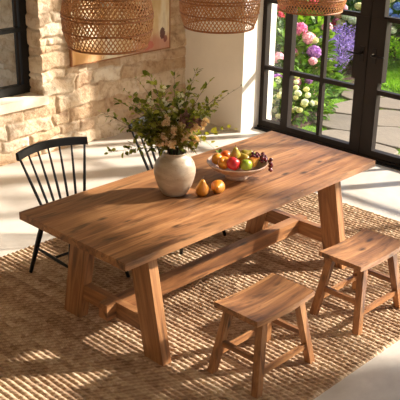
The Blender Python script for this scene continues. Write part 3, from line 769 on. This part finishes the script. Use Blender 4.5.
# u: screen right (.695,-.719); w: away (.72,.69)
def UW(u, w, z): return F(u*.695+w*.723, -u*.719+w*.690, z)
fruit('orange', 'orange at the left rim of the bowl with a small green leaf', 'orange', ORG, M['f_yorange'], UW(-.130,.01,.118), (.3,.2,0), 1.05, False, True)
fruit('apple', 'yellow-orange apple in the bowl, left of the red apple', 'apple', APP, M['f_yorange'], UW(-.088,-.062,.118), (.5,-.4,0), 1.05)
fruit('apple', 'red apple at the front of the bowl', 'apple', APP, M['f_red'], UW(-.030,-.092,.126), (.3,.5,.4), 1.12)
fruit('apple', 'yellow-green apple at the front of the bowl, right of the red apple', 'apple', APP, M['f_green'], UW(.052,-.085,.116), (-.2,.3,0), 1.0)
fruit('orange', 'orange at the back of the bowl, left of the upright pear', 'orange', ORG, M['f_orange'], UW(-.075,.075,.120), (0,0,0), 1.0, False)
fruit('pear', 'tallest greenish pear standing upright in the middle of the bowl', 'pear', PEA, M['f_pear'], UW(-.015,-.002,.150), (.15,-.2,0), 1.0)
fruit('pear', 'yellow pear lying at the back of the bowl behind the upright pear', 'pear', PEA, M['f_pear'], UW(.052,.085,.126), (1.2,.5,.8), .92)
fruit('pear', 'rounded yellow-green pear in the bowl, right of the upright pear', 'pear', PEA, M['f_pear'], UW(.045,-.012,.128), (-1.0,.6,.2), .95)
fruit('lime', 'small green lime at the back right of the bowl above the grapes', 'lime', ORG, M['f_green'], UW(.108,.070,.118), (1.2,.2,0), .78, False)
fruit('pear', 'red-blushed pear in the bowl between the green apple and the grapes', 'pear', PEA, M['f_blush'], UW(.096,-.045,.122), (.5,.8,0), .88)
fruit('plum', 'dark red plum low in the middle of the bowl', 'plum', ORG, M['grape'], UW(.02,.035,.085), (0,0,0), .85, False)
def loose(loc, rot, label, mat, sc):
    return fruit('pear', label, 'pear', PEA, mat, loc, rot, sc)
loose((-.187,-.085,.7995), (.12,-.1,0), 'loose yellow pear standing on the table nearest the vase', M['f_pearamber'], 1.12)
loose((-.086,-.122,.7995), (1.35,.25,-1.0), 'loose amber pear lying on its side on the table before the bowl', M['f_yorange'], 1.15)
# grapes
g = tag(empty('grape_bunch', F(0,0,0)), 'bunch of dark red grapes spilling over the right rim of the bowl', 'grapes')
bm = bmesh.new(); bmesh.ops.create_icosphere(bm, subdivisions=2, radius=.0125); 
for f in bm.faces: f.smooth = True
gm = bpy.data.meshes.new('grape'); bm.to_mesh(gm); bm.free(); gm.materials.append(M['grape'])
pts = []; rr_ = random.Random(4)
def okp(p): return all((Vector(p)-Vector(q)).length > .0205 for q in pts)
tries = 0
while len(pts) < 42 and tries < 8000:
    tries += 1; s = rr_.random()
    u = .088 + s*.135; 
    rim = .13 if u < .17 else .126 - (u-.17)*1.5
    w = rr_.uniform(-.05,.045); z = rim + rr_.uniform(-.012,.026)
    r = math.hypot(u, w)
    if r > .205: z = rr_.uniform(.055, .122); u = min(u, .222)
    elif z < .06 + max(0, r-.1)*.5+.02: continue
    if .175 < r < .212 and z < .124: continue
    p = (u*.695+w*.723, -u*.719+w*.690, z)
    if okp(p): pts.append(p)
for p in pts:
    o = bpy.data.objects.new('grape', gm); o.location = p; o.scale = [rr_.uniform(.88,1.05)]*3; link(o, g)
bm = bmesh.new(); tube(bm, bez((.02,-.02,.125), (.11,-.09,.165), (.155,-.15,.10), 8), .0016, 6); finish(bm, 'stalk', M['stem'], g, smooth=True)

# ------------------------------------------------------------------ garden
def gmat():
    t = NT('garden_soil_and_moss'); o = t.obj(); a = t.noise(o, 2.5, 5, .6); b = t.noise(o, 40, 4)
    c = t.ramp(a, [(.35, srgb((84,116,36))), (.6, srgb((122,158,56)))]); c = t.mix(.6, c, t.ramp(b, [(.3, G(.6)), (.7, G(1.1))]), 'MULTIPLY')
    t.l(c, t.b.inputs['Base Color']); t.b.inputs['Roughness'].default_value = .95; t.bump(b, .8, .03); return t.m
M['moss'] = gmat(); M['soil'] = simple('dark_mulch', (74,48,36), .95, noise=(30,.4), bump=(40,.8,.03))
def terrace(): return simple('pale_gravel', (150,140,130), .95, noise=(18,.2), bump=(60,.6,.01))
bm = bmesh.new(); v = [bm.verts.new(p) for p in ((XO-.02,-20,-.075),(40,-20,-.075),(40,30,-.075),(XO-.02,30,-.075))]; bm.faces.new(v)
tag(finish(bm, 'garden_ground', M['moss']), kind='structure')
bm = bmesh.new(); v = [bm.verts.new(p) for p in ((-30,YS+.95,-.08),(XO-.02,YS+.95,-.08),(XO-.02,30,-.08),(-30,30,-.08))]; bm.faces.new(v)
tag(finish(bm, 'terrace_ground', terrace()), kind='structure')
struct(box_obj('shade_slab', (-6, 2.9, YS+.96, 8.5, 2.75, 2.87), M['plaster']))  # unseen slab, added to shade the outer window reveal and the terrace
# beds
def bed(pts, name='planting_bed'):
    bm = bmesh.new(); n = len(pts); lo = [bm.verts.new((x,y,-.10)) for x,y in pts]; hi = [bm.verts.new((x,y,-.045)) for x,y in pts]
    bm.faces.new(hi); bm.faces.new(lo[::-1])
    for k in range(n): bm.faces.new((lo[k], lo[(k+1)%n], hi[(k+1)%n], hi[k]))
    tag(finish(bm, name, M['soil']), kind='structure')
bed([(3.24,1.98),(3.7,1.96),(4.2,2.12),(4.7,2.42),(5.2,2.68),(5.9,2.72),(6.6,3.02),(7.05,3.0),(9.5,3.1),(9.5,9.5),(3.24,9.5)])
# flagstones: clipped Voronoi cells
def clip(poly, px, py, nx, ny):
    out = []
    for i in range(len(poly)):
        a, b = poly[i], poly[(i+1)%len(poly)]
        da = (a[0]-px)*nx+(a[1]-py)*ny; db = (b[0]-px)*nx+(b[1]-py)*ny
        if da <= 0: out.append(a)
        if (da < 0 < db) or (db < 0 < da):
            k = da/(da-db); out.append((a[0]+(b[0]-a[0])*k, a[1]+(b[1]-a[1])*k))
    return out
def slab_mat():
    t = NT('sandstone_flag'); o = t.obj(); a = t.noise(o, 3, 6, .6, .5); b = t.noise(o, 25, 5, .6)
    sc = t.ramp(t.rnd(), [(0, srgb((116,103,86))), (.5, srgb((130,117,100))), (1, srgb((106,96,82)))])
    c = t.mix(.8, sc, t.ramp(a, [(.3, G(.78)), (.65, G(1.06))]), 'MULTIPLY'); c = t.mix(.4, c, t.ramp(b, [(.3, G(.8)), (.7, G(1.05))]), 'MULTIPLY')
    t.l(c, t.b.inputs['Base Color']); t.b.inputs['Roughness'].default_value = .8; t.bump(b, .4, .01); return t.m
M['slab'] = slab_mat()
rs = random.Random(12); seeds = []
for i in range(7):
    for j in range(14):
        x = 3.42+i*.58+rs.uniform(-.15,.15); yv = -3.6+j*.56+(i%2)*.25+rs.uniform(-.15,.15); seeds.append((x, yv))
BEDL = [(3.24,1.98),(3.7,1.96),(4.2,2.12),(4.7,2.42),(5.2,2.68)]
def inbed(x, y):
    for (a, b), (c, d) in zip(BEDL, BEDL[1:]):
        if a <= x <= c: return y > b+(d-b)*(x-a)/(c-a) - .02
    return y > 2.7 and x > 5.2
for (sx, sy) in seeds:
    lim = 5.75 - .25*math.sin(sy*1.3)
    if sx > lim or inbed(sx, sy+.12): continue
    poly = [(sx-1,sy-1),(sx+1,sy-1),(sx+1,sy+1),(sx-1,sy+1)]
    gap = .022 if sy > .9 and sx < 4.7 else .05
    if sx > 4.6 and sy < 1.9: gap = .075
    for (qx, qy) in seeds:
        if (qx,qy) == (sx,sy) or math.hypot(qx-sx, qy-sy) > 1.8: continue
        nx, ny = qx-sx, qy-sy; l = math.hypot(nx, ny); nx /= l; ny /= l
        poly = clip(poly, sx+nx*(l/2-gap/2), sy+ny*(l/2-gap/2), nx, ny)
    poly = clip(poly, 3.26, 0, -1, 0)
    for (a, b), (c, d) in zip(BEDL, BEDL[1:]):
        pass
    # drop stones reaching into the bed
    if len(poly) < 3 or sum(inbed(x, y-.05) for x, y in poly) > len(poly)*.55: continue
    # round the corners (Chaikin) and add a wavy edge
    for _ in range(2):
        q = []
        for i in range(len(poly)):
            a, b = poly[i], poly[(i+1)%len(poly)]; k = .18
            q += [(a[0]+(b[0]-a[0])*k, a[1]+(b[1]-a[1])*k), (b[0]-(b[0]-a[0])*k, b[1]-(b[1]-a[1])*k)]
        poly = q
    cx_ = sum(p[0] for p in poly)/len(poly); cy_ = sum(p[1] for p in poly)/len(poly); t0 = rs.uniform(-.004,.004)
    bm = bmesh.new(); lo = [bm.verts.new((x-cx_, y-cy_, -.05)) for x,y in poly]; hi = [bm.verts.new((x-cx_, y-cy_, .012+t0)) for x,y in poly]; hi2 = [bm.verts.new(((x-cx_)*.975, (y-cy_)*.975, .02+t0)) for x,y in poly]
    n = len(poly); bm.faces.new(hi2); bm.faces.new(lo[::-1])
    for k in range(n):
        bm.faces.new((lo[k], lo[(k+1)%n], hi[(k+1)%n], hi[k])); bm.faces.new((hi[k], hi[(k+1)%n], hi2[(k+1)%n], hi2[k]))
    tag(finish(bm, 'flagstone', M['slab'], loc=(cx_, cy_, -.06)), 'irregular pale sandstone flagstone set in grass outside the glazed doors', 'flagstone', 'flagstones of the garden terrace')
# lawn and joint grass blades
BT = np.array([(0,.5,0),(0,-.5,0),(.55,.35,0),(.55,-.35,0),(1,0,0)]); BF = np.array([(0,1,3,2),(2,3,4,4)])
def blades(name, n, xr, yr, z, L, W, mat, cond=None):
    x = rng.uniform(*xr, n); yv = rng.uniform(*yr, n)
    if cond is not None: m = cond(x, yv); x = x[m]; yv = yv[m]
    d = rng.normal(0,.28,(len(x),3)); d[:,2] = 1
    return leaves(name, np.stack([x,yv,np.full(len(x),z)],1), d, rng.uniform(L*.6,L,len(x)), W, mat, template=BT, faces=BF)
o = blades('lawn_grass', 60000, (5.5,8.5), (-2,3.05), -.075, .07, .012, M['lawn'], lambda x,y: (x > 5.8-.25*np.sin(y*1.3)) & (y < 2.72+.25*np.clip(x-5.9,0,1.2)))
tag(o, 'bright mown lawn grass beyond the stone terrace', 'grass', kind='stuff')
o = blades('joint_grass', 26000, (3.3,5.9), (-1,2.4), -.077, .038, .006, M['lawn'])
tag(o, 'short green grass growing in the joints between the flagstones', 'grass', kind='stuff')

def head_mesh(key, R=1.):
    n = 60; P = []; D = []; U = []
    for i in range(n):
        z = 1-2*(i+.5)/n; r = math.sqrt(1-z*z); a = i*2.39996; nn = Vector((r*math.cos(a), r*math.sin(a), z)); o1 = nn.orthogonal().normalized(); o2 = nn.cross(o1); a0 = random.uniform(0,2)
        for k in range(4):
            b = a0+k*PI/2; P.append(nn*.86*random.uniform(.93,1.05)); D.append(o1*math.cos(b)+o2*math.sin(b)+nn*.25); U.append(nn)
    lr = np.repeat(rng.random(n), 4)
    o = leaves('flower_head', P, D, .27, .24, M[key], lr=lr, up=U)
    me = o.data; bpy.data.objects.remove(o)
    bm = bmesh.new(); bm.from_mesh(me); bmesh.ops.create_icosphere(bm, subdivisions=2, radius=.84)
    bm.to_mesh(me); bm.free(); return me
HM = {k: head_mesh(k) for k in ('pink','pale','purple','coral','cream','white','blue','peach')}
def bush(name, label, cat, c, rad, h, leafmat, nleaf, ll, heads=(), group=None, wid=.62, stems=9, dens_up=.4):
    t = tag(empty(name, (c[0],c[1],-.05)), label, cat, group)
    v = rdirs(nleaf, .25); v[:,2] = np.abs(v[:,2]); rr2 = rng.uniform(.45,1,nleaf)**.5
    lump = 1+.16*np.sin(v[:,0]*7+c[0]*5)+.14*np.cos(v[:,1]*8+c[1]*3)
    P = v*(rr2*lump)[:,None]*np.array([rad,rad,h]); D = v*.9 + rng.normal(0,.45,(nleaf,3)); D[:,2] = D[:,2]*.6+.05
    P[:,2] += .03
    leaves('foliage', P, D, rng.uniform(ll*.6,ll*1.1,nleaf), rng.uniform(ll*.6,ll*1.1,nleaf)*wid, leafmat, t, curl=.15)
    bm = bmesh.new()
    for k in range(stems):
        a = 2*PI*k/stems; r = random.uniform(.3,.75); tube(bm, bez((.04*math.cos(a),.04*math.sin(a),0), (.1*math.cos(a),.1*math.sin(a),h*.5), (rad*r*math.cos(a),rad*r*math.sin(a),h*random.uniform(.6,.85)), 6), [.009,.008,.007,.006,.005,.004], 6)
    for (x, y, z, key, r) in heads:
        L = (x-c[0], y-c[1], z+.05); tube(bm, bez((L[0]*.15,L[1]*.15,L[2]*.1), (L[0]*.5,L[1]*.5,L[2]*.8), (L[0],L[1],L[2]-r*.5), 6), .005, 6)
    finish(bm, 'stems', M['stem'], t, smooth=True)
    for (x, y, z, key, r) in heads:
        o = bpy.data.objects.new('flower_head', HM[key]); o.location = (x-c[0], y-c[1], z+.05); o.rotation_euler = (random.uniform(-.3,.3), random.uniform(-.3,.3), random.uniform(0,6)); o.scale = (r, r, r*.82)
        link(o, t)
        if key == 'x': o['label'] = key
    return t
W = [(3.5,2.27,.247),(3.5,2.137,.172),(3.5,2.02,.275),(3.52,2.169,.016),(3.5,1.98,.12),(3.5,2.317,.088),(3.5,1.95,.2),(3.45,2.076,.094),(3.55,2.219,.337),(3.6,2.1,.36),(3.4,2.2,.30),(3.62,2.4,.38),(3.7,2.2,.42),(3.42,2.36,.16),(3.4,2.12,.08),(3.62,1.98,.30),(3.7,1.98,.16),(3.45,2.3,.22)]
bush('white_hydrangea', 'low hydrangea bush with greenish-white flowers just outside the side window', 'shrub', (3.82,2.36), .42, .44, M['leaf_bright'], 1500, .085, [(p[0]+random.uniform(-.04,.04), p[1]+random.uniform(-.04,.04), p[2]+random.uniform(-.04,.04), 'white' if k else 'cream', random.uniform(.03,.045)) for p in W for k in (0,1)], 'flowering shrubs in the garden bed')
bush('pink_hydrangea', 'low hydrangea bush with pink and cream flower balls beside the flagstones', 'shrub', (4.25,2.72), .5, .46, M['leaf_mid'], 1100, .13,
     [(3.8,2.55,.32,'purple',.085),(4.2,2.87,.455,'pale',.085),(3.8,2.265,.345,'pink',.062),(3.9,2.18,.365,'purple',.06),(4.1,2.786,.235,'pink',.075),(4.1,2.487,.27,'pink',.07),(4.1,2.246,.166,'pale',.055),(4.1,2.383,.085,'cream',.065),(4.1,2.516,.10,'pink',.05),(4.5,2.9,.5,'pink',.07),(4.4,2.5,.45,'pale',.06)], 'flowering shrubs in the garden bed')
bush('pink_hydrangea', 'taller hydrangea bush with pink and purple flower balls left of the lavender', 'shrub', (4.95,3.15), .52, .72, M['leaf_bright'], 1100, .15,
     [(4.6,3.20,.36,'pale',.09),(4.7,2.945,.729,'pink',.10),(4.7,2.80,.638,'pale',.09),(4.7,2.709,.482,'purple',.10),(4.7,2.984,.424,'peach',.05),(4.72,2.72,.62,'cream',.05),(4.7,2.848,.31,'cream',.065),(4.72,2.63,.27,'peach',.05),(5.1,3.4,.78,'pink',.08),(5.2,2.9,.7,'pale',.08)], 'flowering shrubs in the garden bed')
bush('coral_hydrangea', 'tall hydrangea bush with coral-red flower balls farthest left in the door view', 'shrub', (5.95,4.2), .6, .85, M['leaf_bright'], 1000, .15,
     [(5.6,3.994,.80,'coral',.10),(5.6,4.019,.63,'coral',.10),(5.62,4.12,.87,'pale',.08),(5.65,3.86,.78,'coral',.07),(6.1,3.8,.8,'coral',.08)], 'flowering shrubs in the garden bed')
R_ = [(6.9,3.97,.34,'coral',.10),(6.9,4.19,.50,'coral',.085),(6.95,3.983,.409,'pink',.07),(6.9,3.903,.54,'peach',.085),(6.9,3.759,.53,'white',.085),(6.9,3.66,.48,'white',.075),(6.9,3.839,.63,'pale',.075),(7.0,4.093,.62,'coral',.07),(7.1,3.7,.66,'cream',.07),(6.85,3.83,.42,'cream',.07)]
bush('rose_bush', 'shrub with coral, peach and white blooms behind the lavender', 'shrub', (7.3,4.0), .62, .68, M['leaf_mid'], 1300, .09, R_, 'flowering shrubs in the garden bed')
bush('blue_hydrangea', 'hydrangea bush with blue flower balls beyond the right door', 'shrub', (7.4,3.2), .50, .66, M['leaf_mid'], 900, .12,
     [(7.0,3.14,.66,'blue',.075),(7.0,2.98,.76,'blue',.075),(7.05,3.04,.58,'blue',.07),(6.98,3.02,.42,'white',.07),(7.02,2.90,.62,'blue',.07),(7.05,3.22,.75,'cream',.065),(7.2,2.85,.8,'blue',.075),(7.0,3.10,.84,'cream',.06)], 'flowering shrubs in the garden bed')
bush('edging_shrub', 'small yellow-green leafy shrub at the back edge of the lawn', 'shrub', (6.8,2.98), .34, .32, M['lawn'], 1000, .07, (), 'flowering shrubs in the garden bed', stems=6)
# lavender
def lavender(c, n, rad, h, label):
    t = tag(empty('lavender_plant', (c[0],c[1],-.05)), label, 'lavender', 'lavender plants in the garden bed')
    P = []; D = []; P2 = []; D2 = []
    for k in range(n):
        a = random.uniform(0,2*PI); s = math.sqrt(random.random()); lean = Vector((math.cos(a)*s*rad/h, math.sin(a)*s*rad/h, 1)).normalized(); L = h*random.uniform(.72,1.05)*(1.05-.25*s)
        base = Vector((math.cos(a)*s*.08, math.sin(a)*s*.08, 0))
        for j in range(8):
            p = base + lean*L*(.66+.34*j/7); P.append(p); D.append(lean*.7+Vector(rdirs(1)[0])*.8)
        for j in range(3):
            p = base + lean*L*(.05+.2*j); P2.append(p); D2.append(lean+Vector(rdirs(1)[0])*.25)
    o = leaves('flower_spikes', P, D, .028, .022, M['lavender'], t); o['kind'] = 'stuff'
    leaves('foliage', P2, D2, .2, .012, M['leaf_mid'], t)
for c, n, r, h, l in (((5.3,2.92),170,.32,.46,'lavender clump nearest the flagstones, behind the strap-leaved plant'), ((5.75,3.12),200,.36,.56,'lavender clump in full purple flower behind the left glazed door handle'), ((6.15,3.3),200,.38,.62,'lavender clump in front of the rose bush, farther back than its neighbour'),
                      ((5.6,3.45),170,.34,.50,'lavender clump beside the tall pink hydrangea'), ((6.2,2.98),150,.30,.46,'lavender clump nearest the lawn')):
    lavender(c, n, r, h, l)
# strappy leaved plants
def strappy(c, n, L, label):
    t = tag(empty('daylily_plant', (c[0],c[1],-.05)), label, 'plant', 'arching leafy plants at the terrace edge')
    a = rng.uniform(0,2*PI,n); P = np.stack([.04*np.cos(a), .04*np.sin(a), np.zeros(n)],1); D = np.stack([np.cos(a), np.sin(a), rng.uniform(.5,1.6,n)],1)
    T = np.array([(i/6, s*w, 0) for i, w in enumerate((.35,.5,.5,.45,.36,.2,.02)) for s in (1,-1)])
    Fc = np.array([(2*i, 2*i+1, 2*i+3, 2*i+2) for i in range(6)])
    leaves('leaves', P, D, rng.uniform(L*.7,L,n), .03, M['leaf_bright'], t, template=T, faces=Fc, curl=.55)
strappy((4.75,2.62), 60, .42, 'arching yellow-green strap-leaved plant at the terrace edge before the lavender')
strappy((5.15,2.82), 50, .38, 'arching strap-leaved plant tucked behind its larger neighbour at the terrace edge')
# filler shrubs and the hedge
hs = [((4.1,3.5),.55,.6),((4.6,4.1),.6,.8),((5.3,4.0),.5,.75),((5.2,5.0),.7,1.1),((6.5,5.1),.7,1.2),((7.0,5.6),.7,1.3),((8.0,4.6),.6,1.1),((8.1,3.6),.55,.9),((6.5,4.55),.45,.7),((3.9,4.5),.6,.8)]
for i, (c, r, h) in enumerate(hs):
    bush('green_shrub', 'leafy dark green shrub filling the back of the flower bed', 'shrub', c, r, h, M['leaf_dark'] if i % 2 else M['leaf_mid'], 1300, .10, (), 'green shrubs behind the flowers', stems=6)
hd = [(9.0,2.2),(9.1,3.3),(9.0,4.4),(8.8,5.5),(8.3,6.5),(7.4,7.2),(6.4,7.6),(5.3,7.7),(4.2,7.8),(9.2,1.1),(9.3,0.0)]
for i, c in enumerate(hd):
    bush('hedge_shrub', 'tall dense evergreen shrub in the hedge closing off the garden', 'shrub', c, .8, 2.1, M['leaf_hedge'], 3200, .10, (), 'hedge shrubs at the back of the garden', stems=6)
# outside the stone-wall window
for c, r, h, l in (((3.4,7.6),.8,1.2,'green shrub seen through the small stone-wall window'), ((4.6,9.3),.9,1.8,'green shrub far beyond the small stone-wall window')):
    bush('green_shrub', l, 'shrub', c, r, h, M['leaf_dark'], 1500, .12, (), 'shrubs outside the stone wall', stems=6)

# ------------------------------------------------------------------ light
az = math.atan2(.52, -.85); el = math.radians(29.5)
d = Vector((-.85, .52, 0)).normalized()*math.cos(el) + Vector((0,0,-math.sin(el)))
sl = bpy.data.lights.new('sun', 'SUN'); sl.energy = 8.5; sl.angle = math.radians(2.6); sl.color = (1, .93, .85)
so = bpy.data.objects.new('sun', sl); so.rotation_euler = d.to_track_quat('-Z', 'Y').to_euler(); C.objects.link(so)
w = bpy.data.worlds.new('world'); S.world = w; w.use_nodes = True; nt = w.node_tree; bg = nt.nodes['Background']
sky = nt.nodes.new('ShaderNodeTexSky'); sky.sky_type = 'NISHITA'; sky.sun_disc = False; sky.sun_elevation = el; sky.sun_rotation = math.radians(90)-math.atan2(-d.y, -d.x)
sky.air_density = 1.0; sky.dust_density = 2.0
nt.links.new(sky.outputs[0], bg.inputs[0]); bg.inputs[1].default_value = .21

# ------------------------------------------------------------------ camera
cd = bpy.data.cameras.new('camera'); cam = bpy.data.objects.new('camera', cd); C.objects.link(cam)
cd.sensor_width = 36; cd.lens = 843.69/400*36; cd.clip_start = .05; cd.clip_end = 200
fw = Vector((.6697293,.63894644,-.37843112)); rt = Vector((.69521238,-.71860191,.01705983)); upv = Vector((.26104101,.27451547,.92547223))
m = Matrix((rt, upv, -fw)).transposed().to_4x4(); m.translation = Vector((-3.6737,-3.39398,2.69353)); cam.matrix_world = m
S.camera = cam
S.view_settings.view_transform = 'Standard'; S.view_settings.look = 'None'; S.view_settings.gamma = 1; S.view_settings.use_curve_mapping = False
S.view_settings.exposure = 0.75
S.cycles.max_bounces = 10; S.cycles.diffuse_bounces = 6; S.cycles.transparent_max_bounces = 16; S.cycles.sample_clamp_indirect = 6
S.cycles.use_denoising = True
